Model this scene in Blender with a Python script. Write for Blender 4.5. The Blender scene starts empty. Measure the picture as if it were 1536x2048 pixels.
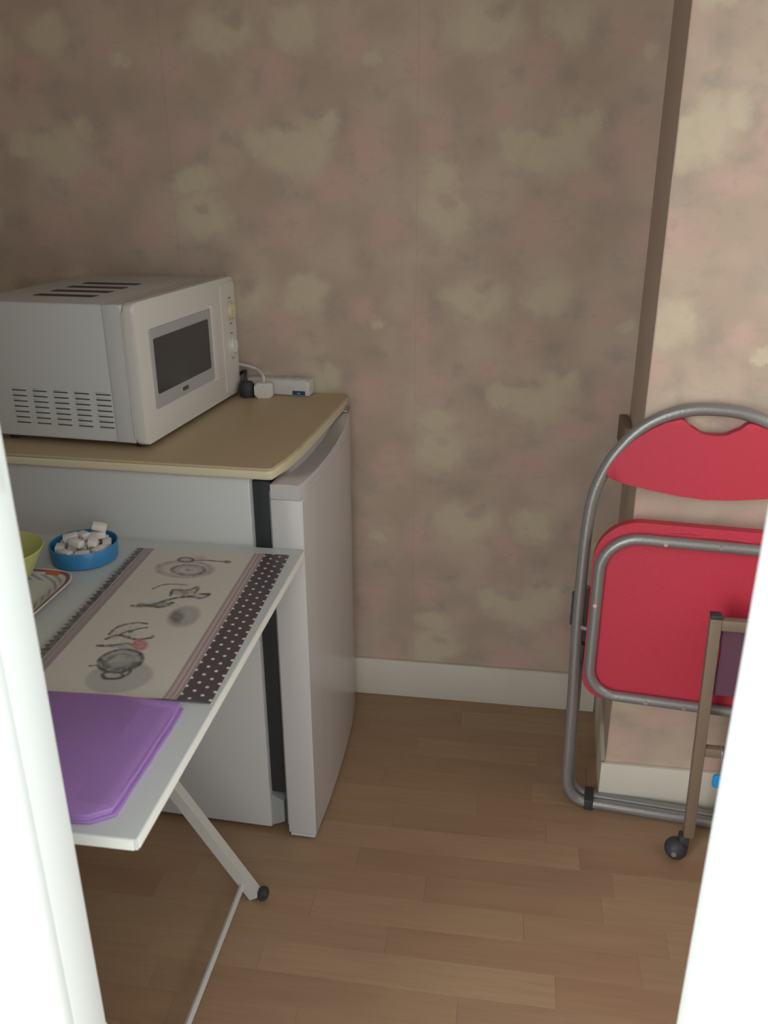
import bpy, bmesh, math, random
import numpy as np
from mathutils import Vector, Matrix
R = math.radians
random.seed(7)

# ------------------------------------------------------------------ camera, world, light, exposure
sc = bpy.context.scene
COL = sc.collection
YAW, PITCH, ROLL = 0.150723, 0.379459, -0.003407
FPX = 1690.0
cam_d = bpy.data.cameras.new('camera'); cam = bpy.data.objects.new('camera', cam_d); COL.objects.link(cam)
fwd = Vector((-math.sin(YAW)*math.cos(PITCH), math.cos(YAW)*math.cos(PITCH), -math.sin(PITCH)))
rt = Vector((math.cos(YAW), math.sin(YAW), 0)); up = rt.cross(fwd)
r2 = rt*math.cos(ROLL)+up*math.sin(ROLL); u2 = -rt*math.sin(ROLL)+up*math.cos(ROLL)
mw = Matrix.Identity(4)
for i in range(3):
    mw[i][0] = r2[i]; mw[i][1] = u2[i]; mw[i][2] = -fwd[i]
mw[2][3] = 1.344
cam.matrix_world = mw
cam_d.sensor_fit = 'HORIZONTAL'; cam_d.sensor_width = 36.0; cam_d.lens = FPX/1536*36.0
cam_d.clip_start = 0.02
cam_d.dof.use_dof = True; cam_d.dof.focus_distance = 1.7; cam_d.dof.aperture_fstop = 9.0
sc.camera = cam

world = bpy.data.worlds.new('world'); sc.world = world; world.use_nodes = True
bg = world.node_tree.nodes['Background']
bg.inputs[0].default_value = (0.93, 0.98, 1.0, 1); bg.inputs[1].default_value = 1.7

ld = bpy.data.lights.new('hall_window_light', 'AREA'); ld.shape = 'RECTANGLE'; ld.size = 1.1; ld.size_y = 1.7
ld.energy = 45; ld.color = (0.96, 0.98, 1.0)
lo = bpy.data.objects.new('hall_window_light', ld); COL.objects.link(lo)
lo.location = (-1.35, -0.75, 1.25)
lo.rotation_euler = (Vector((0.15, 0.9, 0.9))-Vector(lo.location)).to_track_quat('-Z', 'Y').to_euler()

lw = bpy.data.lights.new('side_fill_light', 'AREA'); lw.shape = 'RECTANGLE'; lw.size = .6; lw.size_y = .9  # added fill lamp out of view, brightens the room from the right
lw.energy = 2.9; lw.color = (1.0, .97, .92)
lwo = bpy.data.objects.new('side_fill_light', lw); COL.objects.link(lwo)
lwo.location = (.985, 1.05, 1.15); lwo.rotation_euler = (0, R(90), 0)

sc.view_settings.view_transform = 'Standard'; sc.view_settings.look = 'None'
sc.view_settings.gamma = 1.0; sc.view_settings.use_curve_mapping = False
sc.view_settings.exposure = 0.42

# ------------------------------------------------------------------ materials
def s2l(c):
    return tuple((v/12.92 if v <= .04045 else ((v+.055)/1.055)**2.4) for v in c)
MATS = {}
def mat(name, col, rough=.5, metal=0.0, bump=0.0, bscale=200.0, vary=0.0, spec=.5, coat=0.0):
    """plain procedural paint / plastic / metal: colour with faint noise and fine bump"""
    if name in MATS: return MATS[name]
    m = bpy.data.materials.new(name); m.use_nodes = True
    nt = m.node_tree; b = nt.nodes['Principled BSDF']
    b.inputs['Base Color'].default_value = (*col, 1); b.inputs['Roughness'].default_value = rough
    b.inputs['Metallic'].default_value = metal; b.inputs['Specular IOR Level'].default_value = spec
    b.inputs['Coat Weight'].default_value = coat
    tc = nt.nodes.new('ShaderNodeTexCoord')
    if vary:
        n = nt.nodes.new('ShaderNodeTexNoise'); n.inputs['Scale'].default_value = 9; n.inputs['Detail'].default_value = 4
        nt.links.new(tc.outputs['Object'], n.inputs['Vector'])
        mx = nt.nodes.new('ShaderNodeMix'); mx.data_type = 'RGBA'
        mx.inputs[6].default_value = (*[c*(1-vary) for c in col], 1); mx.inputs[7].default_value = (*[min(1, c*(1+vary)) for c in col], 1)
        nt.links.new(n.outputs['Fac'], mx.inputs[0]); nt.links.new(mx.outputs[2], b.inputs['Base Color'])
    if bump:
        n = nt.nodes.new('ShaderNodeTexNoise'); n.inputs['Scale'].default_value = bscale; n.inputs['Detail'].default_value = 3
        nt.links.new(tc.outputs['Object'], n.inputs['Vector'])
        bp = nt.nodes.new('ShaderNodeBump'); bp.inputs['Strength'].default_value = bump; bp.inputs['Distance'].default_value = .002
        nt.links.new(n.outputs['Fac'], bp.inputs['Height']); nt.links.new(bp.outputs[0], b.inputs['Normal'])
    MATS[name] = m
    return m

WHITE = mat('white_enamel', (.60, .60, .585), .28, bump=.05, bscale=350)
DOORW = mat('white_door_enamel', (.54, .52, .51), .22, bump=.05, bscale=300)
PLASTIC = mat('white_plastic', (.68, .66, .61), .42, vary=.02)
PAINT = mat('white_gloss_paint', (.79, .85, .825), .35, bump=.1, bscale=60)
SKIRT = mat('cream_skirting_paint', (.68, .64, .535), .45, vary=.05)
MELA = mat('white_melamine', (.55, .57, .555), .3)
MELE = mat('white_edge_band', (.84, .86, .80), .35)
LEGW = mat('white_tube_paint', (.56, .55, .50), .4)
BLACK = mat('black_rubber', (.035, .036, .04), .6)
DGREY = mat('dark_seal', (.03, .032, .036), .5)
GASK = mat('grey_gasket', (.32, .33, .32), .6)
SLOT = mat('dark_vent', (.07, .066, .06), .8)
TAN = mat('tan_laminate', (.52, .40, .245), .45, vary=.05)
CREAM = mat('cream_edge', (.66, .58, .40), .4)
STEEL = mat('grey_hammered_steel', (.30, .295, .285), .36, .5, bump=.25, bscale=260)
BRIGHT = mat('bright_zinc', (.62, .6, .57), .35, .9)
RED = mat('red_vinyl', (.53, .032, .060), .5, bump=.35, bscale=420)
BROWNM = mat('brown_metal_paint', (.20, .145, .10), .5, vary=.08)
BROWNP = mat('brown_corner_strip', (.46, .36, .285), .6, vary=.05)
BROWND = mat('dark_brown_wood', (.20, .135, .09), .6, vary=.2)
PLUM = mat('dark_plum_shade', (.11, .045, .075), .8, bump=.4, bscale=500)  # tone of the red seat in the trolley's shade
BLUE = mat('blue_glaze', (.035, .20, .42), .3, vary=.08)
BLUEC = mat('bright_blue_plastic', (.02, .28, .65), .4)
LIME = mat('yellow_green_glaze', (.52, .56, .20), .35, vary=.05)
SUGAR = mat('sugar', (.84, .79, .74), .9, bump=.8, bscale=900)
PURPLE = mat('purple_paper', (.345, .185, .465), .85, bump=.3, bscale=500, vary=.06)
CEIL = mat('ceiling_paint', (.62, .60, .56), .8)
HALLF = mat('hall_floor', (.30, .21, .14), .5)
GLASS = mat('dark_door_glass', (.050, .051, .055), .16, vary=.1)
SILVER = mat('grey_window_border', (.40, .405, .40), .4)
KNOB1 = mat('yellowed_knob', (.62, .56, .36), .4)
SWITCH = mat('blue_switch', (.02, .07, .22), .3)

class G:
    """tiny node-expression helper"""
    def __init__(s, m): s.nt = m.node_tree; s.n = s.nt.nodes; s.l = s.nt.links
    def put(s, sock, v):
        if hasattr(v, 'is_linked') or hasattr(v, 'links'): s.l.new(v, sock)
        else: sock.default_value = v
    def m(s, op, a, b=0.0, c=0.0, clamp=False):
        n = s.n.new('ShaderNodeMath'); n.operation = op; n.use_clamp = clamp
        for i, v in enumerate((a, b, c)): s.put(n.inputs[i], v)
        return n.outputs[0]
    def vm(s, op, a, b=(0, 0, 0), c=(0, 0, 0)):
        n = s.n.new('ShaderNodeVectorMath'); n.operation = op
        s.put(n.inputs[0], a); s.put(n.inputs[1], b)
        if op in ('WRAP', 'MULTIPLY_ADD'): s.put(n.inputs[2], c)
        return n.outputs['Value'] if op in ('LENGTH', 'DOT_PRODUCT') else n.outputs['Vector']
    def noise(s, vec, scale, detail=3, rough=.5):
        n = s.n.new('ShaderNodeTexNoise'); s.l.new(vec, n.inputs['Vector'])
        n.inputs['Scale'].default_value = scale; n.inputs['Detail'].default_value = detail; n.inputs['Roughness'].default_value = rough
        return n
    def mapr(s, v, a, b, c, d, smooth=True):
        n = s.n.new('ShaderNodeMapRange'); n.interpolation_type = 'SMOOTHSTEP' if smooth else 'LINEAR'
        s.put(n.inputs[0], v)
        for i, x in enumerate((a, b, c, d)): n.inputs[1+i].default_value = x
        return n.outputs[0]
    def mix(s, f, a, b):
        n = s.n.new('ShaderNodeMix'); n.data_type = 'RGBA'; s.put(n.inputs[0], f)
        for i, v in ((6, a), (7, b)):
            if isinstance(v, tuple): n.inputs[i].default_value = (*v, 1) if len(v) == 3 else v
            else: s.l.new(v, n.inputs[i])
        return n.outputs[2]

def wallpaper():
    m = bpy.data.materials.new('floral_wallpaper'); m.use_nodes = True; g = G(m)
    b = g.n['Principled BSDF']; b.inputs['Roughness'].default_value = .7
    tc = g.n.new('ShaderNodeTexCoord'); P = tc.outputs['Object']
    sx = g.n.new('ShaderNodeSeparateXYZ'); g.l.new(P, sx.inputs[0])
    cb = g.n.new('ShaderNodeCombineXYZ'); g.l.new(g.m('ADD', sx.outputs[0], .225), cb.inputs[0]); g.l.new(sx.outputs[2], cb.inputs[1])
    flat = cb.outputs[0]
    nz = g.noise(P, 13, 5, .68)
    off = g.vm('MULTIPLY', g.vm('SUBTRACT', nz.outputs['Color'], (.5, .5, .5)), (.095, .095, 0))
    uv = g.vm('ADD', flat, off)
    PU, PV = .565, .55
    def blob(cu, cv, rx, ry, soft=.55):
        d = g.vm('WRAP', g.vm('SUBTRACT', uv, (cu, cv, 0)), (PU/2, PV/2, 1), (-PU/2, -PV/2, -1))
        return g.mapr(g.vm('LENGTH', g.vm('MULTIPLY', d, (1/rx, 1/ry, 0))), 1.18, soft, 0, 1)
    def union(bl, soft):
        o = None
        for q in bl:
            k = blob(*q, soft); o = k if o is None else g.m('MAXIMUM', o, k)
        return o
    cream = [(.29, .302, .092, .070), (.136, .526, .087, .059), (.304, .532, .062, .051), (.066, .16, .073, .059), (.056, .238, .047, .039),
             (.471, .474, .022, .02), (.206, .311, .033, .035), (.362, .34, .029, .035)]
    notch = [(.271, .360, .046, .034), (.161, .005, .031, .024), (.069, .179, .025, .018)]
    pink = [(.448, .296, .065, .079), (.269, .135, .095, .059), (.039, .33, .055, .051), (.244, .45, .062, .059), (.169, .365, .029, .024),
            (.429, .505, .04, .035), (.01, .464, .044, .059), (.379, .222, .073, .039), (.50, .12, .05, .06)]
    dark = [(.211, .438, .022, .024), (.172, .012, .022, .016), (.367, .512, .025, .043), (.399, .345, .025, .043), (.096, .363, .029, .024),
            (.144, .313, .044, .022), (.281, .206, .047, .024), (.051, .087, .051, .016), (.124, .073, .044, .02), (.17, .143, .044, .024),
            (.33, .377, .033, .016), (.265, .337, .044, .014), (.039, .509, .015, .043), (.319, .43, .022, .024), (.413, .271, .025, .024),
            (.47, .40, .03, .02), (.45, .06, .03, .03), (.079, .291, .015, .024)]
    cm = g.m('MULTIPLY', union(cream, .5), g.m('SUBTRACT', 1.0, union(notch, .4)))
    pk = union(pink, .2); dk = union([(a, b_, c_*1.3, d_*1.3) for a, b_, c_, d_ in dark], .1)
    n2 = g.noise(P, 30, 5, .65).outputs['Fac']; n3 = g.noise(P, 7, 2).outputs['Fac']
    c = g.mix(g.mapr(n3, .35, .65, 0, 1), (.475, .368, .288), (.565, .445, .350))
    c = g.mix(g.m('MULTIPLY', pk, .85), c, (.60, .41, .345))
    c = g.mix(g.m('MULTIPLY', cm, g.mapr(n2, .2, .6, .6, 1.0)), c, (.61, .52, .38))
    wisps = g.m('MULTIPLY', dk, g.mapr(n2, .32, .60, 0.12, 1))
    c = g.mix(g.m('MULTIPLY', wisps, .55), c, (.36, .315, .262))
    st = g.noise(g.vm('ADD', g.vm('MULTIPLY', P, (24, 24, 46)), g.vm('MULTIPLY', nz.outputs['Color'], (3, 3, 3))), 1.0, 4, .6).outputs['Fac']
    c = g.mix(g.m('MULTIPLY', g.m('MULTIPLY', g.mapr(st, .52, .68, 0, 1), g.m('SUBTRACT', 1.0, g.m('MULTIPLY', cm,   .8))), .30), c, (.37, .315, .255))
    # joint between two drops of paper
    sd = g.m('ABSOLUTE', g.m('WRAP', g.m('ADD', sx.outputs[0], .225+.0), PU/2, -PU/2))
    c = g.mix(g.mapr(sd, .0016, .0004, 0, .2), c, (.25, .19, .15))
    g.l.new(c, b.inputs['Base Color'])
    bp = g.n.new('ShaderNodeBump'); bp.inputs['Strength'].default_value = .12; bp.inputs['Distance'].default_value = .002
    g.l.new(g.noise(P, 260, 2).outputs['Fac'], bp.inputs['Height']); g.l.new(bp.outputs[0], b.inputs['Normal'])
    return m
PAPER = wallpaper()

def plank_mat():
    m = bpy.data.materials.new('beech_laminate'); m.use_nodes = True; g = G(m)
    b = g.n['Principled BSDF']; b.inputs['Roughness'].default_value = .42
    tc = g.n.new('ShaderNodeTexCoord'); oi = g.n.new('ShaderNodeObjectInfo')
    rnd = oi.outputs['Random']
    geo = g.n.new('ShaderNodeNewGeometry')
    v = g.vm('ADD', geo.outputs['Position'], g.vm('MULTIPLY', (9.0, 5.0, 3.0), (1, 1, 1)))
    cmb = g.n.new('ShaderNodeCombineXYZ'); g.l.new(g.m('MULTIPLY', rnd, 37.0), cmb.inputs[0]); g.l.new(g.m('MULTIPLY', rnd, 11.0), cmb.inputs[1])
    v = g.vm('ADD', v, cmb.outputs[0])
    grain = g.noise(g.vm('MULTIPLY', v, (6, 95, 1)), 1.0, 5, .6).outputs['Fac']
    cloud = g.noise(g.vm('MULTIPLY', v, (4, 18, 1)), 1.0, 3, .5).outputs['Fac']
    r2 = g.m('FRACT', g.m('MULTIPLY', rnd, 17.13))
    base = g.mix(rnd, (.320, .197, .120), (.390, .255, .152))
    base = g.mix(g.m('MULTIPLY', g.mapr(r2, .55, 1.0, 0, 1, False), .55), base, (.31, .165, .095))
    c = g.mix(g.m('MULTIPLY', g.mapr(grain, .35, .7, 0, 1), .28), base, (.22, .132, .076))
    c = g.mix(g.m('MULTIPLY', g.mapr(cloud, .4, .7, 0, 1), .25), c, (.42, .27, .15))
    g.l.new(c, b.inputs['Base Color'])
    return m
PLANK = plank_mat()

# ------------------------------------------------------------------ geometry helpers
def link(name, me, m, parent=None, loc=None, rot=None):
    o = bpy.data.objects.new(name, me); COL.objects.link(o)
    if m is not None: me.materials.append(m)
    if parent: o.parent = parent
    if loc: o.location = loc
    if rot: o.rotation_euler = rot
    return o
def fin(name, bm, m, parent=None, smooth=True, angle=40, loc=None, rot=None):
    bmesh.ops.recalc_face_normals(bm, faces=bm.faces[:])
    if smooth:
        for f in bm.faces: f.smooth = True
        for e in bm.edges:
            if len(e.link_faces) == 2 and e.calc_face_angle(0) > R(angle): e.smooth = False
    me = bpy.data.meshes.new(name); bm.to_mesh(me); bm.free()
    return link(name, me, m, parent, loc, rot)
def add_box(bm, x0, x1, y0, y1, z0, z1, bev=0.0, seg=2, M=None):
    t = bmesh.new()
    vs = [t.verts.new((x, y, z)) for x in (x0, x1) for y in (y0, y1) for z in (z0, z1)]
    for f in ((0, 1, 3, 2), (4, 6, 7, 5), (0, 4, 5, 1), (2, 3, 7, 6), (0, 2, 6, 4), (1, 5, 7, 3)): t.faces.new([vs[i] for i in f])
    if bev: bmesh.ops.bevel(t, geom=t.edges[:], offset=bev, segments=seg, affect='EDGES', profile=.5)
    merge(bm, t, M)
def merge(bm, t, M=None):
    if M is not None: t.transform(M)
    me = bpy.data.meshes.new('tmp'); t.to_mesh(me); t.free(); bm.from_mesh(me); bpy.data.meshes.remove(me)
def box(name, x0, x1, y0, y1, z0, z1, m, parent=None, bev=0.0, seg=2, M=None, **k):
    bm = bmesh.new(); add_box(bm, x0, x1, y0, y1, z0, z1, bev, seg, M); return fin(name, bm, m, parent, **k)
def smooth_path(pts, n=6, closed=False):
    P = [Vector(p) for p in pts]; out = []; N = len(P)
    rng = range(N) if closed else range(N-1)
    for i in rng:
        p0 = P[(i-1) % N] if closed or i > 0 else P[0]
        p1 = P[i]; p2 = P[(i+1) % N]
        p3 = P[(i+2) % N] if closed or i+2 < N else P[-1]
        for k in range(n):
            t = k/n
            out.append(.5*((2*p1)+(p2-p0)*t+(2*p0-5*p1+4*p2-p3)*t*t+(3*p1-p0-3*p2+p3)*t**3))
    if not closed: out.append(P[-1])
    return out
def add_tube(bm, path, r, seg=12, closed=False, square=False):
    P = [Vector(p) for p in path]; N = len(P); rings = []
    nrm = None
    for i in range(N):
        a = P[(i-1) % N] if (closed or i > 0) else P[0]; b = P[(i+1) % N] if (closed or i < N-1) else P[-1]
        t = (b-a).normalized()
        if nrm is None:
            nrm = t.orthogonal().normalized() if abs(t.y) > .9 else Vector((0, 1, 0))
        nrm = (nrm-t*nrm.dot(t)).normalized(); bi = t.cross(nrm)
        if square: ring = [bm.verts.new(P[i]+nrm*r*sx+bi*r*sy) for sx, sy in ((-1, -1), (1, -1), (1, 1), (-1, 1))]
        else: ring = [bm.verts.new(P[i]+nrm*r*math.cos(q)+bi*r*math.sin(q)) for q in [2*math.pi*k/seg for k in range(seg)]]
        rings.append(ring)
    S = len(rings[0])
    for i in range(N if closed else N-1):
        A, B = rings[i], rings[(i+1) % N]
        for k in range(S): bm.faces.new((A[k], A[(k+1) % S], B[(k+1) % S], B[k]))
    if not closed:
        bm.faces.new(rings[0][::-1]); bm.faces.new(rings[-1])
def tube(name, path, r, m, parent=None, **k):
    bm = bmesh.new(); add_tube(bm, path, r, **k); return fin(name, bm, m, parent)
def add_lathe(bm, prof, seg=40, M=None):
    t = bmesh.new(); rings = []
    for r, z in prof:
        if r < 1e-6: rings.append([t.verts.new((0, 0, z))])
        else: rings.append([t.verts.new((r*math.cos(2*math.pi*k/seg), r*math.sin(2*math.pi*k/seg), z)) for k in range(seg)])
    for A, B in zip(rings, rings[1:]):
        for k in range(seg):
            if len(A) == 1 and len(B) == 1: continue
            if len(A) == 1: t.faces.new((A[0], B[k], B[(k+1) % seg]))
            elif len(B) == 1: t.faces.new((A[k], A[(k+1) % seg], B[0]))
            else: t.faces.new((A[k], A[(k+1) % seg], B[(k+1) % seg], B[k]))
    merge(bm, t, M)
def lathe(name, prof, m, parent=None, seg=40, M=None, **k):
    bm = bmesh.new(); add_lathe(bm, prof, seg, M); return fin(name, bm, m, parent, **k)
def add_prism(bm, outline, d0, d1, axis='y', bev=0.0, seg=3, M=None):
    """outline 2-D polygon extruded d0..d1 along axis. axis y: (x,z); axis z: (x,y); axis x: (y,z)"""
    t = bmesh.new()
    mk = {'y': lambda a, b, d: (a, d, b), 'z': lambda a, b, d: (a, b, d), 'x': lambda a, b, d: (d, a, b)}[axis]
    A = [t.verts.new(mk(a, b, d0)) for a, b in outline]; B = [t.verts.new(mk(a, b, d1)) for a, b in outline]
    N = len(A); fa = t.faces.new(A[::-1]); fb = t.faces.new(B)
    for i in range(N): t.faces.new((A[i], A[(i+1) % N], B[(i+1) % N], B[i]))
    if bev: bmesh.ops.bevel(t, geom=list(fa.edges)+list(fb.edges), offset=bev, segments=seg, affect='EDGES', profile=.5)
    bmesh.ops.triangulate(t, faces=[f for f in t.faces if len(f.verts) > 4])
    merge(bm, t, M)
def prism(name, outline, d0, d1, m, parent=None, axis='y', bev=0.0, seg=3, M=None, **k):
    bm = bmesh.new(); add_prism(bm, outline, d0, d1, axis, bev, seg, M); return fin(name, bm, m, parent, **k)
def rrect(x0, x1, y0, y1, r, n=6):
    """rounded rectangle outline; r = single or (bl, br, tr, tl)"""
    if not isinstance(r, tuple): r = (r,)*4
    out = []
    for (cx, cy, q, rr) in ((x0+r[0], y0+r[0], 180, r[0]), (x1-r[1], y0+r[1], 270, r[1]), (x1-r[2], y1-r[2], 0, r[2]), (x0+r[3], y1-r[3], 90, r[3])):
        for k in range(n+1):
            a = R(q+90*k/n); out.append((cx+rr*math.cos(a), cy+rr*math.sin(a)))
    return out
def tag(o, label, cat=None, group=None, kind=None):
    o['label'] = label
    if cat: o['category'] = cat
    if group: o['group'] = group
    if kind: o['kind'] = kind
    return o
def thing(name, label, cat, loc=(0, 0, 0), rot=(0, 0, 0), group=None, kind=None):
    o = bpy.data.objects.new(name, None); o.empty_display_size = .05; COL.objects.link(o)
    o.location = loc; o.rotation_euler = rot
    return tag(o, label, cat, group, kind)
def structure(o, label):
    o['kind'] = 'structure'; o['label'] = label; return o

# ------------------------------------------------------------------ the room
ZC = 2.42; YB = 1.985; XL = -1.36; XR = 1.0; YF0, YF1 = .519, .570
JL, JR = -.380, .178
fl = box('floor', XL-.1, XR+.1, -2.6, YB+.1, -.05, -.006, HALLF)
structure(fl, 'pale beech laminate floor laid in narrow strips across the room')
row_w = .0655; y = YF1-.02; row = 0
while y < YB-.005:
    x = XL+.0 - random.random()*.35
    y1 = min(y+row_w, YB)
    while x < XR:
        L = random.choice((.24, .32, .4, .48, .56))*random.uniform(.85, 1.15)
        a, b = max(x, XL), min(x+L, XR)
        if b-a > .05 and b > -1.0 and a < .85:
            box('plank', a+.0001, b-.0001, y+.0001, y1-.0001, -.006, 0.0, PLANK, fl, bev=.00025, seg=1, smooth=False)
        x += L
    y = y1; row += 1

structure(box('wall_back', XL-.1, .30, YB, YB+.1, 0, ZC, PAPER), 'back wall papered in faded pink and cream flowers')
bm = bmesh.new()
add_prism(bm, [(.283, YB+.1), (.283, YB), (.262, 1.638), (XR, 1.638), (XR, YF0), (XR+.1, YF0), (XR+.1, YB+.1)], 0, ZC, 'z')
DX, DZ = .212, .008
bm.transform(Matrix.Translation((-DX, 0, -DZ)))
structure(fin('wall_right', bm, PAPER, smooth=False, loc=(DX, 0, DZ)), 'projecting flowered wall behind the red folding chair')
structure(box('wall_left', XL-.1, XL, YF0, YB, 0, ZC, PAPER), 'flowered left wall beyond the refrigerator')
bm = bmesh.new()
add_box(bm, -1.9, JL-.03, YF0+.005, YF1-.005, 0, ZC); add_box(bm, JR+.03, 1.6, YF0+.005, YF1-.005, 0, ZC); add_box(bm, JL-.03, JR+.03, YF0+.005, YF1-.005, 2.06, ZC)
structure(fin('wall_front', bm, PAINT, smooth=False), 'white wall round the doorway')
structure(box('ceiling', XL-.1, XR+.1, YF0, YB+.1, ZC, ZC+.08, CEIL), 'pale ceiling of the small room')

dr = thing('door_1', 'white painted doorway frame at both edges of the view', None, (0, YF0, 0)); dr['kind'] = 'structure'
jl = box('jamb', JL-.032, JL, 0, YF1-YF0, 0, 2.03, PAINT, dr, bev=.003)
box('strike_plate', JL-.001, JL+.0015, .012, .04, 1.12, 1.27, PAINT, jl, bev=.0006)
box('jamb', JR, JR+.032, 0, YF1-YF0, 0, 2.03, PAINT, dr, bev=.003)
box('head_jamb', JL-.032, JR+.032, 0, YF1-YF0, 2.03, 2.062, PAINT, dr, bev=.003)
for s in (-1, 1):
    e = JL-.0005 if s < 0 else JR+.0005
    box('casing', min(e, e+s*.075), max(e, e+s*.075), -.014, .004, 0, 2.045, PAINT, dr, bev=.004)
box('casing', JL-.087, JR+.087, -.014, .004, 2.046, 2.12, PAINT, dr, bev=.004)

wn = thing('fill_window_1', 'added white window frame round the side fill light, unseen behind the doorway', None, (XR, 1.05, 1.15)); wn['kind'] = 'structure'  # window added only to house the side fill lamp
for a, b in ((-.345, -.305), (.305, .345)): box('frame_rail', -.03, .0, -.50, .50, a, b, PAINT, wn, bev=.003)
for a, b in ((-.50, -.455), (.455, .50)): box('frame_stile', -.03, .0, a, b, -.305, .305, PAINT, wn, bev=.003)
box('pane', -.008, -.002, -.455, .455, -.305, .305, mat('frosted_pane', (.75, .78, .78), .15), wn)

# skirting and corner strip
structure(box('baseboard_back', XL, .268, YB-.012, YB, 0, .112, SKIRT, bev=.003), 'cream skirting board along the back wall')
bm = bmesh.new()
add_box(bm, .2505, XR, 1.626, 1.638, 0, .101, bev=.002)
add_prism(bm, [(.2505, 1.63), (.262, 1.638), (.283, YB-.012), (.2715, YB-.012)], 0, .101, 'z')
structure(fin('baseboard_right', bm, SKIRT), 'cream skirting board round the projecting wall')
bm = bmesh.new()
add_prism(bm, [(.2600, 1.6372), (.2622, 1.6372), (.2832, YB), (.2808, YB)], .101, ZC, 'z')
structure(fin('trim_1', bm, BROWNP, smooth=False), 'plain brown strip down the side of the projecting wall')
tag(box('corner_block', .257, .2765, YB-.12, YB, .762, .822, BROWND, bev=.002), 'small dark brown wooden block on the wall corner above the red chair', 'wood block')

# ------------------------------------------------------------------ refrigerator (door faces right)
FR = thing('refrigerator', 'white table-top refrigerator with tan worktop under the microwave', 'refrigerator', (-.416, 1.402, 0), (0, 0, R(-2.2)))
WID = .555
box('body', -.565, -.050, .010, WID-.008, .014, .826, WHITE, FR, bev=.004)
for xx in (-.52, -.09):
    for yy in (.05, .5): lathe('foot', [(0, 0), (.014, 0), (.014, .014), (0, .014)], BLACK, FR, 16, Matrix.Translation((xx, yy, 0)))
prism('plinth', [(-.050, .016), (-.022, .03), (-.022, .085), (-.050, .10)], .016, WID-.015, GASK, FR, 'y')
box('door_seal', -.050, -.0135, .022, WID-.02, .102, .818, DGREY, FR, bev=.003)
box('door_liner', -.0135, -.0075, .008, WID-.008, .03, .805, GASK, FR, bev=.002)
front = [(.0, .049), (.004, .052), (.06, .0535), (.12, .054), (.2, .0525), (.3, .0485), (.4, .041), (.48, .031), (WID-.012, .018), (WID, .006)]
dpoly = [(-.0075, 0.0)] + [(b, a) for a, b in front] + [(-.0075, WID)]
dpoly = dpoly[:1]+[(.046, 0.0)]+dpoly[2:]
door = prism('door', dpoly, .016, .792, DOORW, FR, 'z', bev=.0035)
# handle rail: top of the door, scooped down towards the middle
def handle_rail():
    bm = bmesh.new(); N = 28
    rings = []
    for i in range(N+1):
        t = i/N; a = t*WID
        xf = np.interp(a, [q[0] for q in front], [q[1] for q in front])
        if i == 0: xf = .047
        dip = .018*max(0, math.sin(math.pi*min(1, max(0, (a-.05)/.40))))**.6
        z0, z1 = .7925, .822
        prof = [(-.0075, z0), (xf, z0), (xf, z1-.007-dip*.1), (xf-.003, z1-.002-dip*.3), (xf-.010, z1-dip*.6), (xf-.026, z1-dip), (.004, z1-dip), (-.0075, z1-.002)]
        rings.append([bm.verts.new((p, a, z)) for p, z in prof])
    for A, B in zip(rings, rings[1:]):
        for k in range(8): bm.faces.new((A[k], A[(k+1) % 8], B[(k+1) % 8], B[k]))
    bm.faces.new(rings[0]); bm.faces.new(rings[-1][::-1])
    return bm
hr = fin('door_handle', handle_rail(), DOORW, door, angle=30)
prism('door_foot_trim', [(a-.003 if a > 0 else a+.003, min(max(b, .003), WID-.01)) for a, b in dpoly], .008, .0158, WHITE, door, 'z')
hb = bmesh.new(); add_box(hb, -.006, .020, WID-.05, WID-.012, .8225, .828, .0015); add_lathe(hb, [(0, .8225), (.006, .8225), (.006, .831), (0, .831)], 14, Matrix.Translation((.012, WID-.03, 0)))
fin('hinge', hb, STEEL, FR)
# worktop
def topline(off):
    right = [(.0-off, 0), (.006-off, .06), (.011-off, .14), (.012-off, .25), (.012-off, .38), (.011-off, .50), (.0-off, WID)]
    return right
ol = [(-.60, 0)] + [( -.014, 0), (-.005, .002), (-.0015, .008)] + [(a+.0, b) for a, b in topline(0)[1:-1]] + [(.010, WID+.004), (.007, WID+.0155), (-.012, WID+.0185)] + [(-.60, WID-.001)]
wt = prism('worktop', [(a-.0015 if a > -.5 else a+.0015, b*(WID-.001)/WID+.0008) for a, b in ol], .8455, .850, TAN, FR, 'z', bev=.0008, seg=1)
prism('edge_band', ol, .827, .8455, CREAM, FR, 'z', bev=.005, seg=3)

# ------------------------------------------------------------------ microwave (door faces right)
MW = thing('microwave_oven', 'white microwave oven standing on the refrigerator worktop', 'microwave', (-.684, 1.472, .8505), (0, 0, R(-4.6)))
WM, DM, HM = .472, .36, .279
ZB = .012
cv = bmesh.new()
add_box(cv, -DM, -.058, .0042, WM-.0042, ZB, HM-.004, .004, 3)
add_box(cv, -.066, -.0240, .0030, WM-.0030, ZB, HM-.0030, .004, 3)
cover = fin('cover', cv, WHITE, MW, angle=35)
# front frame with rounded rim, window opening left out for the recessed window
fo = rrect(0, WM, .010, HM, (.012, .02, .016, .018))
prism('front_frame', fo, -.024, 0.0, PLASTIC, MW, 'x', bev=.006)
# raised window border and dark glass
wb = prism('window_border', rrect(.050, .338, .070, .224, .006), -.001, .003, SILVER, MW, 'x', bev=.0015, seg=2)
prism('window_glass', rrect(.060, .308, .098, .205, .004), .0022, .0042, GLASS, wb, 'x', bev=.0006, seg=1)
prism('window_rib', rrect(.326, .340, .062, .232, .004), -.001, .006, PLASTIC, MW, 'x', bev=.002, seg=2)
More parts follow.
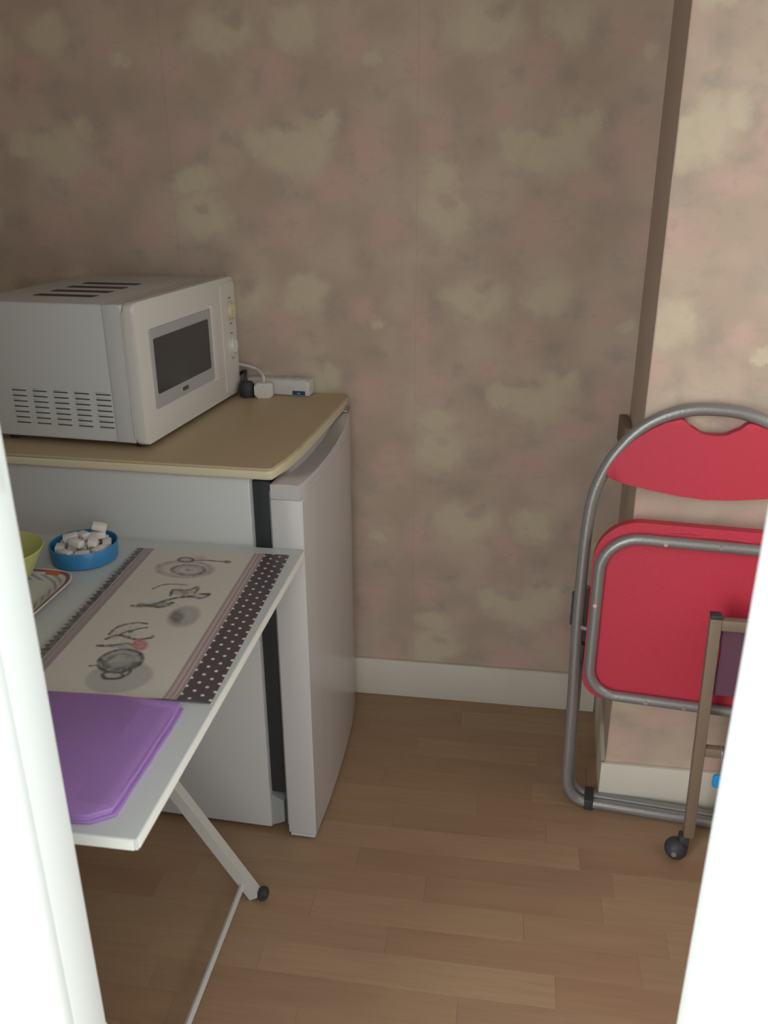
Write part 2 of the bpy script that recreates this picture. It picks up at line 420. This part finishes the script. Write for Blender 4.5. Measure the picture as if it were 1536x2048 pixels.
# dark printed word under the glass
bm = bmesh.new()
yy = .165
for w_ in (.006, .003, .005, .006, .004):
    add_box(bm, .003, .0036, yy, yy+w_*.8, .0795, .0875); yy += w_+.0006
fin('maker_mark', bm, SLOT, wb, smooth=False)
prism('control_panel', rrect(.390, WM-.010, .020, HM-.012, .006), -.001, .0015, PLASTIC, MW, 'x', bev=.001, seg=1)
for zc, mm in ((.204, KNOB1), (.124, PLASTIC)):
    Mx = Matrix.Translation((.0015, .437, zc)) @ Matrix.Rotation(R(90), 4, 'Y')
    kb = lathe('knob', [(0, 0), (.0225, 0), (.0225, .003), (.018, .004), (.0165, .008), (.015, .0095), (0, .0095)], mm, MW, 32, Mx)
    box('knob_grip', .009, .0135, .434, .440, zc-.015, zc+.015, mm, kb, bev=.001)
    for dz in (.029, -.029): box('dial_mark', .0012, .0019, .430, .444, zc+dz-.001, zc+dz+.001, SLOT, MW)
slot = bmesh.new(); add_prism(slot, rrect(-.066, .066, -.0135, .0135, .004, 3), 0, .0008, 'z')
ms = None
for i in range(4):
    t = i/3
    if ms is None: o = fin('top_vent', slot, SLOT, MW, smooth=False); ms = o.data
    else: o = link('top_vent', ms, None, MW)
    o.location = (-.200-.012*t, .105+.195*t, HM-.0042)
box('top_gap', -.0270, -.0245, .03, WM-.03, HM-.004, HM-.0005, SLOT, MW)
vs = bmesh.new()
t = bmesh.new(); add_box(vs, -.0155, .0155, -.0009, .001, -.0016, .0016, .0007, 1)
v0 = None
for c in range(5):
    for r in range(7):
        if v0 is None: o = fin('side_vent', vs, SLOT, MW, smooth=False); v0 = o.data
        else: o = link('side_vent', v0, None, MW)
        o.location = (-.265+.0455*c, .0042, .106-.0108*r)
        o.scale = (1, 1, 1.0)
        lv = box('louver', -.0155, .0155, -.0022, .001, .0012, .0042, WHITE, o, bev=.0008, seg=1) if (c == 0 and r == 0) else link('louver', LV, None, o)
        if c == 0 and r == 0: LV = lv.data
for xx in (-.31, -.028):
    for yy in (.035, WM-.04): lathe('foot', [(0, 0), (.012, 0), (.013, .0125), (0, .0125)], BLACK, MW, 16, Matrix.Translation((xx, yy, 0)))
box('power_cord_outlet', -DM-.006, -DM+.002, WM-.09, WM-.06, .03, .05, BLACK, MW, bev=.002)

# ------------------------------------------------------------------ power strip, plugs, cables on the worktop
PS = thing('power_strip', 'white multi-socket power strip lying on the worktop by the wall', 'power strip', (-.474, 1.934, .8505), (0, 0, R(-6.0)))
box('housing', -.165, 0, 0, .042, 0, .037, PLASTIC, PS, bev=.005, seg=3)
box('top_face', -.150, -.012, .007, .036, .0365, .0385, PLASTIC, PS, bev=.001)
for k in range(2):
    lathe('socket', [(0, .0382), (.0125, .0382), (.0135, .0392), (.0125, .0392), (.0118, .0384), (0, .0384)], SILVER, PS, 24, Matrix.Translation((-.035-.045*k, .021, 0)))
box('label_plate', -.042, -.010, -.0008, .001, .003, .013, SWITCH, PS, bev=.0004)
box('label_stripe', -.030, -.022, -.0013, .0, .006, .008, PLASTIC, PS)
wp = thing('white_plug', 'white mains plug beside the power strip, with a pale cable', 'plug', (-.580, 1.918, .8505), (0, 0, R(8)))
prism('plug_body', rrect(-.022, .022, .0, .036, .008), -.012, .014, PLASTIC, wp, 'y', bev=.005)
tube('cable', smooth_path([(.0, .004, .034), (-.004, .016, .050), (-.0247, .0398, .061), (-.0734, .0517, .070), (-.1124, .0575, .066)], 6), .0032, PLASTIC, wp, seg=8)
bp_ = thing('black_plug', 'black mains plug next to the microwave corner', 'plug', (-.622, 1.918, .8505), (0, 0, R(-12)))
lathe('plug_body', [(0, 0), (.016, 0), (.0185, .006), (.0185, .028), (.014, .036), (0, .037)], BLACK, bp_, 28)
tube('cable', smooth_path([(.0, .0, .036), (-.004, .002, .050), (-.014, .022, .056), (-.030, .036, .050), (-.06, .042, .032)], 6), .0042, BLACK, bp_, seg=8)

# ------------------------------------------------------------------ folding table
TZ = .695; TX0, TX1, TY0, TY1 = -1.06, -.3635, .651, 1.3985
TB = thing('folding_table', 'white folding table with crossed tube legs in front of the refrigerator', 'table', (0, 0, 0))
prism('tabletop', rrect(TX0, TX1, TY0, TY1, .0015, 3), TZ-.0148, TZ, MELA, TB, 'z', bev=.0008, seg=1)
eb = bmesh.new()
for q in ((TX1-.0002, TX1+.0008, TY0+.004, TY1-.004), (TX0-.0008, TX0+.0002, TY0+.004, TY1-.004), (TX0+.004, TX1-.004, TY0-.0008, TY0+.0002), (TX0+.004, TX1-.004, TY1-.0002, TY1+.0008)):
    add_box(eb, *q, TZ-.0143, TZ-.0006)
fin('edge_strip', eb, MELE, TB, smooth=False)
for yy in (1.235, .80):
    for s, dy in ((1, 0), (-1, -.0225)):
        a = Vector((-.712+s*.262, yy+dy, .006)); b = Vector((-.712-s*.143, yy+dy, TZ-.016))
        lg = tube('leg', [a, a.lerp(b, .5), b], .011, LEGW, TB, square=True)
        d = (a-b).normalized()
        lathe('foot_cap', [(0, -.011), (.009, -.011), (.0115, -.006), (.0115, .006), (.009, .011), (0, .011)], BLACK, lg, 20,
              Matrix.Translation((a.x+s*.0155, yy+dy, .0118)) @ Matrix.Rotation(R(90), 4, 'X'))
    tube('pivot', [(-.712+.06, yy-.036, .333), (-.712+.06, yy+.0135, .333)], .006, BRIGHT, TB, seg=10)
for xx in (-.474, -.95):
    tube('stretcher', [(xx, .80, .034), (xx, 1.02, .034), (xx, 1.235, .034)], .0058, LEGW, TB, seg=8)

# placemat with its print ------------------------------------------------------
def placemat():
    Wd, Ln = .2935, .4735; nx, ny = 246, 396
    xs = np.linspace(0, Wd, nx); ys = np.linspace(0, Ln, ny)
    X, Y = np.meshgrid(xs, ys)                       # X from right edge leftwards, Y from near edge away
    col = np.empty(X.shape+(3,)); cream = np.array((.60, .56, .48)); col[:] = cream
    rng = np.random.RandomState(3)
    def sm(v, a, b): t = np.clip((v-a)/(b-a), 0, 1); return t*t*(3-2*t)
    def lay(mask, c): 
        m_ = np.clip(mask, 0, 1)[..., None]; col[:] = col*(1-m_)+np.array(c)*m_
    def nz(s, seed):
        r = np.random.RandomState(seed); g_ = r.rand(int(Ln/s)+3, int(Wd/s)+3)
        u = X/s; v = Y/s; i = u.astype(int); j = v.astype(int); fu = u-i; fv = v-j
        fu = fu*fu*(3-2*fu); fv = fv*fv*(3-2*fv)
        return (g_[j, i]*(1-fu)+g_[j, i+1]*fu)*(1-fv)+(g_[j+1, i]*(1-fu)+g_[j+1, i+1]*fu)*fv
    n1, n2, n3 = nz(.005, 1), nz(.0025, 2), nz(.012, 5)
    # right band: dark with staggered white dots; pink lines beside it
    band = (X < .0465).astype(float); lay(band, (.085, .062, .072))
    px_, py_ = .0288, .0203
    for ox in (0, .5):
        u = ((X-.0448)/px_+.5-ox) % 1-.5; v = ((Y-.0374)/py_+.5-ox) % 1-.5
        lay(band*(1-sm(np.hypot(u*px_, v*py_),   .0018, .0031)), (.82, .80, .78))
    lay(((X > .0465) & (X < .066))*1.0, (.47, .37, .35))
    for a in (.0490, .0555, .0635): lay(1-sm(np.abs(X-a), .0006, .0016), (.30, .19, .20))
    # left border: mauve strip and dark lace
    lay(((X > .2565) & (X < .2755))*1.0, (.33, .27, .27))
    lay((1-sm(np.abs(X-.2665), .0005, .0025))*.5, (.47, .40, .38))
    lace = (X > .2765)*1.0; lay(lace, (.44, .41, .37))
    zig = np.abs(((Y/.0125) % 1)-.5)*2
    lay(lace*sm(.2915-.006*zig-X, -.001, .001)*(.55+.6*n1), (.085, .08, .08))
    def E(x0, y0, ax, ay, bx, by):
        det = ax*by-ay*bx; dx, dy = X-x0, Y-y0
        return np.hypot((dx*by-dy*bx)/det, (dy*ax-dx*ay)/det)
    def line(pts, w, c, k=.85):
        d = np.full(X.shape, 9.0)
        P = [(p.x, p.y) for p in smooth_path([(a, b, 0) for a, b in pts], 6)]
        for (a, b), (e, f) in zip(P, P[1:]):
            L2 = (e-a)**2+(f-b)**2+1e-12; t = np.clip(((X-a)*(e-a)+(Y-b)*(f-b))/L2, 0, 1)
            d = np.minimum(d, np.hypot(X-a-t*(e-a), Y-b-t*(f-b)))
        lay((1-sm(d, w*.45, w*1.1))*k*(.55+.75*n1), c)
    dk = (.07, .07, .068); gr = (.20, .20, .19)
    # teapot on its lace mat
    e = E(.1455, .0486, -.0446, .0186, -.0198, -.0386); lay((1-sm(e+.02*np.sin(44*np.arctan2(Y-.0486, X-.1455)), .86, 1.02))*(.42+.2*n2), (.27, .28, .27))
    e = E(.1613, .0891, -.0304, .013, -.015, -.0305); lay((1-sm(e, .86, 1.04))*(.45+.55*n1*n3*1.8), gr)
    lay((1-sm(np.abs(e-.93), .04, .13))*.75*(.4+n1), dk); lay((1-sm(np.abs(e-.55), .03, .12))*.45*n2, dk)
    lay((1-sm(e, .2, .6))*.35*n3, (.5, .48, .43))
    lay(sm(e, .45, .75)*(1-sm(e, .9, 1.02))*(Y < .089)*.7*(n1 > .35), dk)
    e = E(.1565, .051, -.0151, .0015, -.0047, -.0092); lay((1-sm(np.abs(e-.95), .08, .3))*.8, dk)
    lay((1-sm(E(.1807, .1718, -.006, .0008, -.0018, -.0051), .5, 1.1))*.8, dk)
    # cup
    e = E(.1149, .2267, -.0236, .0193, -.017, -.0336); lay((1-sm(e, .6, 1.05))*(.35+.3*n2), (.25, .24, .23))
    lay((1-sm(np.abs(((np.arctan2(Y-.2267, X-.1149)*9) % 1)-.5), .1, .3))*sm(e, .5, .6)*(1-sm(e, .85, 1))*.5, gr)
    lay((1-sm(E(.125, .224, -.0075, .0168, -.0144, -.0205), .3, 1.1))*.8*(.6+.6*n1), dk)
    lay((1-sm(E(.1483, .3088, -.0191, .0024, -.0056, -.0142), .4, 1.1))*.6*(.5+.6*n1), (.24, .17, .13))
    lay((1-sm(E(.13, .300, -.018, .006, -.004, -.018), .3, 1.1))*.4*n1*1.5, dk)
    # plate and spoon
    e = E(.1717, .3946, -.0522, .0054, -.0129, -.0354); lay((1-sm(np.abs(e-.9), .05, .2))*.5*(.4+n1), (.22, .21, .2)); lay((1-sm(e, .8, 1))*.15, gr)
    e = E(.1638, .3914, -.0311, .004, -.0083, -.0223); lay((1-sm(np.abs(e-.9), .06, .2))*.8*(.4+n1), (.16, .12, .12)); lay((1-sm(np.abs(e-.62), .05, .2))*.4, (.30, .16, .18))
    lay((1-sm(E(.1637, .3934, -.0111, .0017, -.0027, -.0101), .3, 1.2))*.65*n1*1.4, dk)
    lay((1-sm(E(.1583, .4382, -.0171, .0025, -.0064, -.0192), .3, 1.1))*.65*(.4+.8*n1), (.55, .26, .26))
    e = E(.1825, .432, -.0151, .0015, -.0037, -.0111); lay((1-sm(np.abs(e-.85), .1, .35))*.85, dk); lay((1-sm(e, .6, 1))*.45, (.3, .3, .28))
    lay((1-sm(E(.1045, .4315, -.009, .0007, -.0017, -.0081), .4, 1.05))*.8, dk)
    Ls = [[(.1705, .4316), (.1394, .4336), (.1175, .4319), (.1074, .4336)], [(.1992, .3134), (.1887, .3291), (.1705, .3345), (.1466, .3338)],
          [(.1608, .2932), (.1632, .3143), (.1402, .3136), (.1257, .3291), (.1235, .305)],
          [(.2102, .2517), (.1912, .2521), (.1717, .2655), (.1521, .2839), (.1268, .2941), (.1089, .2896), (.1007, .2973), (.0994, .3053), (.1135, .3027)],
          [(.2, .2574), (.1801, .2548), (.1601, .2542), (.1496, .2678)], [(.1989, .0713), (.1868, .0739)],
          [(.2121, .1257), (.1941, .1272), (.1748, .1356), (.1629, .1342)], [(.2091, .1597), (.2043, .1835), (.1829, .1979), (.1639, .1973)],
          [(.2075, .1456), (.1931, .1592), (.1624, .1492), (.1421, .1566), (.141, .1615)], [(.1931, .1592), (.1878, .168), (.1694, .1814), (.1592, .1861)],
          [(.1696, .0484), (.1628, .0421), (.1456, .0456), (.1363, .0573), (.1379, .0674)]]
    for l, w in zip(Ls, (.0028, .0028, .0034, .0046, .0060, .0026, .0040, .0032, .0038, .0026, .0034)): line(l, w, dk)
    for (x0, y0, rx, ry, k) in ((.165, .262, .030, .010, .8), (.140, .305, .022, .013, .55), (.130, .322, .016, .010, .4), (.185, .160, .028, .022, .35), (.190, .187, .022, .012, .3), (.178, .127, .030, .009, .5), (.165, .375, .034, .007, .35)):
        lay((1-sm(np.hypot((X-x0)/rx, (Y-y0)/ry), .35, 1.1))*k*sm(n2*.6+n1*.5, .42, .62), gr)
    e = E(.1508, .1348, -.0151, .0015, -.0074, -.0202)
    lay((1-sm(e, .55, 1.08))*(.6+.4*n1), (.50, .17, .19)); lay((1-sm(np.abs(e-.5), .05, .25))*.4*n1, (.33, .08, .10))
    # mesh
    Z = .0012+.004*np.exp(-Y/.012)*np.exp(-((X-.06)/.06)**2)
    verts = np.stack((-X, Y, Z), -1).reshape(-1, 3)
    idx = np.arange(nx*ny).reshape(ny, nx)
    q = np.stack((idx[:-1, :-1], idx[1:, :-1], idx[1:, 1:], idx[:-1, 1:]), -1).reshape(-1, 4)
    me = bpy.data.meshes.new('placemat'); me.from_pydata(verts.tolist(), [], q.tolist()); me.update()
    ca = me.color_attributes.new('print', 'FLOAT_COLOR', 'POINT')
    ca.data.foreach_set('color', np.concatenate((col.reshape(-1, 3), np.ones((nx*ny, 1))), 1).astype(np.float32).ravel())
    m = bpy.data.materials.new('printed_mat'); m.use_nodes = True; g = G(m)
    at = g.n.new('ShaderNodeVertexColor'); at.layer_name = 'print'; b = g.n['Principled BSDF']
    g.l.new(at.outputs['Color'], b.inputs['Base Color']); b.inputs['Roughness'].default_value = .45
    o = link('placemat', me, m)
    sd = o.modifiers.new('thickness', 'SOLIDIFY'); sd.thickness = .001; sd.offset = -1
    return o
pm = placemat(); pm.location = (-.369, .897, TZ+.0003); pm.rotation_euler = (0, 0, math.atan2(.015, .476))
tag(pm, 'cream placemat printed with teapot, cup and spoon and a dotted dark border', 'placemat')

# napkins ------------------------------------------------------------------------
NP = thing('napkin_stack', 'folded purple paper napkins at the near edge of the white table', 'napkins', (-.400, .664, TZ+.0003), (0, 0, R(-.5)))
def napkin(z0, th, inset, seed):
    bm = bmesh.new(); rr = random.Random(seed); n = 14
    W_, L_ = .205, .2165
    pts = []
    for k in range(n): pts.append((-.03*(1-k/n)**2-inset if k < 1 else -inset+rr.uniform(-.0008, .0008), k/n*L_))
    pts[0] = (-.022-inset, .0)
    out = [(-W_, 0.004)]+[(-.04, -.001)]+[(p, q) for p, q in pts]+[(-.001-inset, L_), (-.10, L_+.0015), (-W_, L_-.003)]
    add_prism(bm, out, z0, z0+th, 'z', bev=th*.45, seg=3)
    return bm
for k, (z0, th, ins) in enumerate(((0, .0042, .000), (.0043, .0042, .0035), (.0086, .0040, .002))):
    fin('napkin', napkin(z0, th, ins, k), PURPLE, NP, angle=50)
prism('fold_flap', [(-.055, .0125), (-.020, .0134), (-.006, .0128), (-.004, .0118), (-.02, .0126), (-.055, .0124)], .02, .20, PURPLE, NP, 'y')

# sugar bowl and cubes --------------------------------------------------------------
BX, BY = -.750, 1.306
SB = lathe('sugar_bowl', [(0, .0), (.053, .0), (.0575, .003), (.0605, .032), (.0595, .0335), (.0578, .0325), (.0550, .006), (.0, .005)], BLUE, None, 56)
SB.location = (BX, BY, TZ+.0002); tag(SB, 'small round blue bowl filled with white sugar cubes', 'bowl')
cb = bmesh.new(); add_box(cb, -.0132, .0132, -.0082, .0082, -.0060, .0060, .0024, 2)
cube0 = None
def lump(x, y, z, e, label, group):
    global cube0
    if cube0 is None: o = fin('sugar_lump', cb, SUGAR, None); cube0 = o
    else: o = cube0.copy(); COL.objects.link(o)
    o.location = (x, y, z); o.rotation_euler = e
    if 'group' in o: del o['group']
    tag(o, label, 'sugar lump', group)
rr = random.Random(5)
lab = 'white sugar lump lying among the others inside the blue bowl'; grp = 'sugar lumps in the blue bowl'
for k, z in enumerate((.0114, .0246)):
    tl = .02 if k == 0 else .07
    for i in range(8):
        q = 2*math.pi*(i+.5*k)/8
        lump(BX+.0405*math.cos(q), BY+.0405*math.sin(q), TZ+z+(rr.uniform(0, .0012) if k else 0), (rr.uniform(-tl, tl), rr.uniform(-tl, tl), q+math.pi/2+rr.uniform(-.06, .06)), lab, grp)
    for i in (-1, 0, 1):
        q = .6+1.2*k
        lump(BX-.0176*i*math.sin(q), BY+.0176*i*math.cos(q), TZ+z, (0, 0, q), lab, grp)
for i, (dx, dy, q, t) in enumerate(((-.026, .004, .5, .10), (-.002, -.020, -.3, -.08), (.022, -.006, 1.9, .10), (-.006, .014, 2.6, -.06), (.018, .022, .3, .05))):
    lump(BX+dx, BY+dy, TZ+.0385+(i % 2)*.001, (t, -t, q), lab, grp)
lump(BX+.021, BY+.026, TZ+.0535, (.12, .30, .35), 'single white sugar lump perched on top of the heap', None)

# plate with yellow-green bowl ---------------------------------------------------------
def plate_mat():
    m = bpy.data.materials.new('printed_plate'); m.use_nodes = True; g = G(m); b = g.n['Principled BSDF']; b.inputs['Roughness'].default_value = .3
    tc = g.n.new('ShaderNodeTexCoord'); P = tc.outputs['Object']
    sx = g.n.new('ShaderNodeSeparateXYZ'); g.l.new(P, sx.inputs[0])
    ax = g.m('ABSOLUTE', sx.outputs[0]); ay = g.m('ABSOLUTE', sx.outputs[1])
    # rounded-square distance from the middle
    d = g.m('POWER', g.m('ADD', g.m('POWER', ax, 5.0), g.m('POWER', ay, 5.0)), .2)
    along = g.m('ADD', g.m('MULTIPLY', sx.outputs[0], 1.0), g.m('MULTIPLY', sx.outputs[1], 1.0))
    ring = g.mapr(g.m('ABSOLUTE', g.m('SUBTRACT', d, .0935)), .0022, .0035, 1, 0)
    c = g.mix(ring, (.60, .60, .58), (.30, .085, .12))
    inner = g.m('MULTIPLY', g.mapr(g.m('ABSOLUTE', g.m('SUBTRACT', d, .078)), .006, .008, 1, 0), g.mapr(g.m('WRAP', g.m('ADD', along, g.m('MULTIPLY', d, 1.0)), .011, -.011), -.002, .002, 0, 1))
    c = g.mix(g.m('MULTIPLY', inner, .6), c, (.17, .18, .22))
    org = g.m('MULTIPLY', g.mapr(g.m('ABSOLUTE', g.m('SUBTRACT', d, .090)), .004, .006, 1, 0), g.m('MULTIPLY', g.mapr(sx.outputs[0], .035, .04, 0, 1), g.mapr(sx.outputs[0], .062, .067, 1, 0)))
    org = g.m('MULTIPLY', org, g.mapr(sx.outputs[1], .05, .06, 0, 1))
    c = g.mix(org, c, (.55, .13, .06))
    g.l.new(c, b.inputs['Base Color'])
    return m
def plate():
    bm = bmesh.new(); rings = []
    for (h, rr_, z) in ((.062, .03, .0), (.070, .034, .0002), (.0985, .048, .0105), (.100, .05, .0125), (.0985, .048, .0135), (.070, .034, .0045), (.062, .03, .0035)):
        rings.append([bm.verts.new((a, b_, z)) for a, b_ in rrect(-h, h, -h, h, rr_, 8)])
    N = len(rings[0])
    for A, B in zip(rings, rings[1:]):
        for k in range(N): bm.faces.new((A[k], A[(k+1) % N], B[(k+1) % N], B[k]))
    bm.faces.new(rings[0][::-1]); bm.faces.new(rings[-1])
    return fin('plate', bm, plate_mat(), None, angle=50)
pt = plate(); pt.location = (-.816, 1.130, TZ+.0002); tag(pt, 'square white plate with a red printed rim at the left of the table', 'plate')
yb = lathe('serving_bowl', [(0, 0), (.030, 0), (.033, .003), (.0535, .028), (.070, .060), (.0765, .0725), (.0755, .0735), (.0735, .0725), (.066, .058), (.050, .030), (.028, .008), (0, .007)], LIME, None, 56)
yb.location = (-.828, 1.164, TZ+.0042); tag(yb, 'yellow-green bowl standing on the printed plate', 'bowl')

# ------------------------------------------------------------------ red folding chair
CH = thing('folding_chair', 'red folding chair with grey tube frame, folded against the wall', 'chair', (.233, 1.597, 0.0), (R(-2.0), 0, R(-6)))
cx = .150
def sym(half):                       # half listed from top centre down the left side to bottom centre
    return [(x, z) for x, z in half] + [(2*cx-x, z) for x, z in half[-2:0:-1]]
half = [(.15, .935), (.122, .934), (.094, .929), (.063, .918), (.033, .901), (.006, .877), (-.017, .847), (-.034, .819), (-.047, .788), (-.057, .755), (-.063, .715), (-.0665, .65),
        (-.0675, .56), (-.0675, .466), (-.065, .37), (-.0625, .271), (-.061, .16), (-.060, .085), (-.0575, .058), (-.050, .036), (-.036, .020), (-.017, .0125), (.004, .0125), (.06, .0125), (.15, .0125)]
fr_ = tube('front_frame', smooth_path([(x, 0, z) for x, z in sym(half)], 3, True), .0122, STEEL, CH, seg=14, closed=True)
rear = [(-.058, .535), (-.058, .40), (-.057, .25), (-.055, .10), (-.052, .060), (-.043, .034), (-.026, .0175), (-.004, .0125), (.03, .0122), (.15, .0122)]
rp = [(x, .026, z) for x, z in rear]+[(2*cx-x, .026, z) for x, z in rear[-2::-1]]
tube('rear_frame', smooth_path(rp, 3), .0115, STEEL, CH, seg=14)
for s in (0, 1):
    f = (lambda x: x) if s == 0 else (lambda x: 2*cx-x)
    X0 = lambda a, b: (min(f(a), f(b)), max(f(a), f(b)))
    box('frame_clip', *X0(-.016, .004), -.0135, .040, .0005, .0275, BLACK, CH, bev=.003)
    box('pivot_bracket', *X0(-.083, -.072), -.004, .022, .455, .526, BLACK, CH, bev=.003)
    box('pivot_bracket', *X0(-.060, -.0475), -.006, .016, .368, .412, BLACK, CH, bev=.003)
    tube('pivot_pin', [(f(-.058), -.020, .462), (f(-.036), -.030, .462)], .0052, BRIGHT, CH, seg=10)
# backrest between the tubes with the hand hole
ins = .0085
bk = [(.15, .760), (.10, .7635), (.047, .771), (.0, .7795), (-.024, .786), (-.036, .792), (-.0405, .800), (-.036, .809), (-.027, .826), (-.010, .849), (.010, .871), (.034, .892), (.060, .906),
      (.080, .9135), (.090, .9150), (.0955, .9125), (.100, .9075), (.105, .9020), (.111, .8970), (.118, .8930), (.126, .8902), (.134, .8885), (.142, .8877), (.15, .8875)]
bko = bk+[(2*cx-x, z) for x, z in bk[-2:0:-1]]
prism('backrest', bko, -.012, .012, RED, CH, 'y', bev=.0022, seg=2)
st = rrect(-.0475, 2*cx+.0475, .308, .7105, (.050, .050, .088, .088), 10)
seat = prism('seat', st, -.035, -.011, RED, CH, 'y', bev=.0115, seg=5)
lp = rrect(-.034, 2*cx+.034, .3235, .679, (.058, .058, .075, .075), 10)
tube('seat_frame', [(x, -.0435, z) for x, z in lp], .0112, STEEL, CH, seg=14, closed=True)
for (x, z, rz) in ((.085, .677, 0), (.185, .681, 0), (-.036, .531, 1), (.085, .3235, 0), (.160, .3235, 0)):
    tube('rivet', [(x, -.0530, z), (x, -.0560, z)], .0042, BRIGHT, CH, seg=10)
# creases in the cover above the frame
for (a, b) in (((.09, .695), (.15, .697)), ((.15, .692), (.24, .690))):
    tube('crease', smooth_path([(a[0], -.0335, a[1]), ((a[0]+b[0])/2, -.0352, (a[1]+b[1])/2+.002), (b[0], -.0335, b[1])], 5), .0022, RED, seat, seg=6)

# ------------------------------------------------------------------ folded trolley in front of the chair
TR = thing('folding_trolley', 'folded brown metal trolley frame on a black ball castor, beside the doorway', 'trolley', (.412, 1.474, 0), (R(0), R(-1.6), R(-4)))
def castor(x):
    bm = bmesh.new()
    prof = [(.0235*math.sin(math.pi*k/14), -.0235*math.cos(math.pi*k/14)) for k in range(15)]; prof[0] = (0, -.0235); prof[-1] = (0, .0235)
    add_lathe(bm, prof, 24, Matrix.Translation((x, -.006, .0240)) @ Matrix.Rotation(R(90), 4, 'Y'))
    add_box(bm, x+.004, x+.024, -.012, .012, .022, .058, .004)
    o = fin('castor', bm, BLACK, TR)
    add = bmesh.new(); add_lathe(add, [(0, 0), (.006, 0), (.005, .003), (0, .0035)], 16, Matrix.Translation((x-.006, -.0285, .026)) @ Matrix.Rotation(R(90), 4, 'X'))
    fin('axle_cap', add, STEEL, o)
for x in (-.010, .400):
    box('post', x+.008, x+.029, -.0105, .0105, .056, .572, BROWNM, TR, bev=.002)
    box('post_cap', x+.008, x+.029, -.0105, .0105, .572, .580, BLACK, TR, bev=.002)
    castor(x-.004)
box('top_rail', .019, .409, -.009, .009, .548, .570, BROWNM, TR, bev=.002)
box('lower_rail', .019, .409, -.009, .009, .262, .282, BROWNM, TR, bev=.002)
prism('shade_panel', [(.0175, .549), (.398, .549), (.385, .53), (.385, .42), (.39, .400), (.019, .400), (.026, .50)], .003, .008, PLUM, TR, 'y', bev=.001, seg=1)  # plum panel stands in for the trolley's shade on the red seat
BC = thing('hanging_clip', 'small bright blue clip hanging under the lower bar of the brown trolley', 'clip', (.453, 1.4695, .196), (0, 0, 0))
prism('clip_body', rrect(-.009, .012, .000, .030, .006), -.0125, -.0065, BLUEC, BC, 'y', bev=.001, seg=2)
tube('hook', smooth_path([(0, -.0095, .028), (0, -.0125, .055), (0, -.0125, .084), (0, 0, .0895), (0, .0125, .084), (0, .0125, .070)], 5), .0016, STEEL, BC, seg=8)
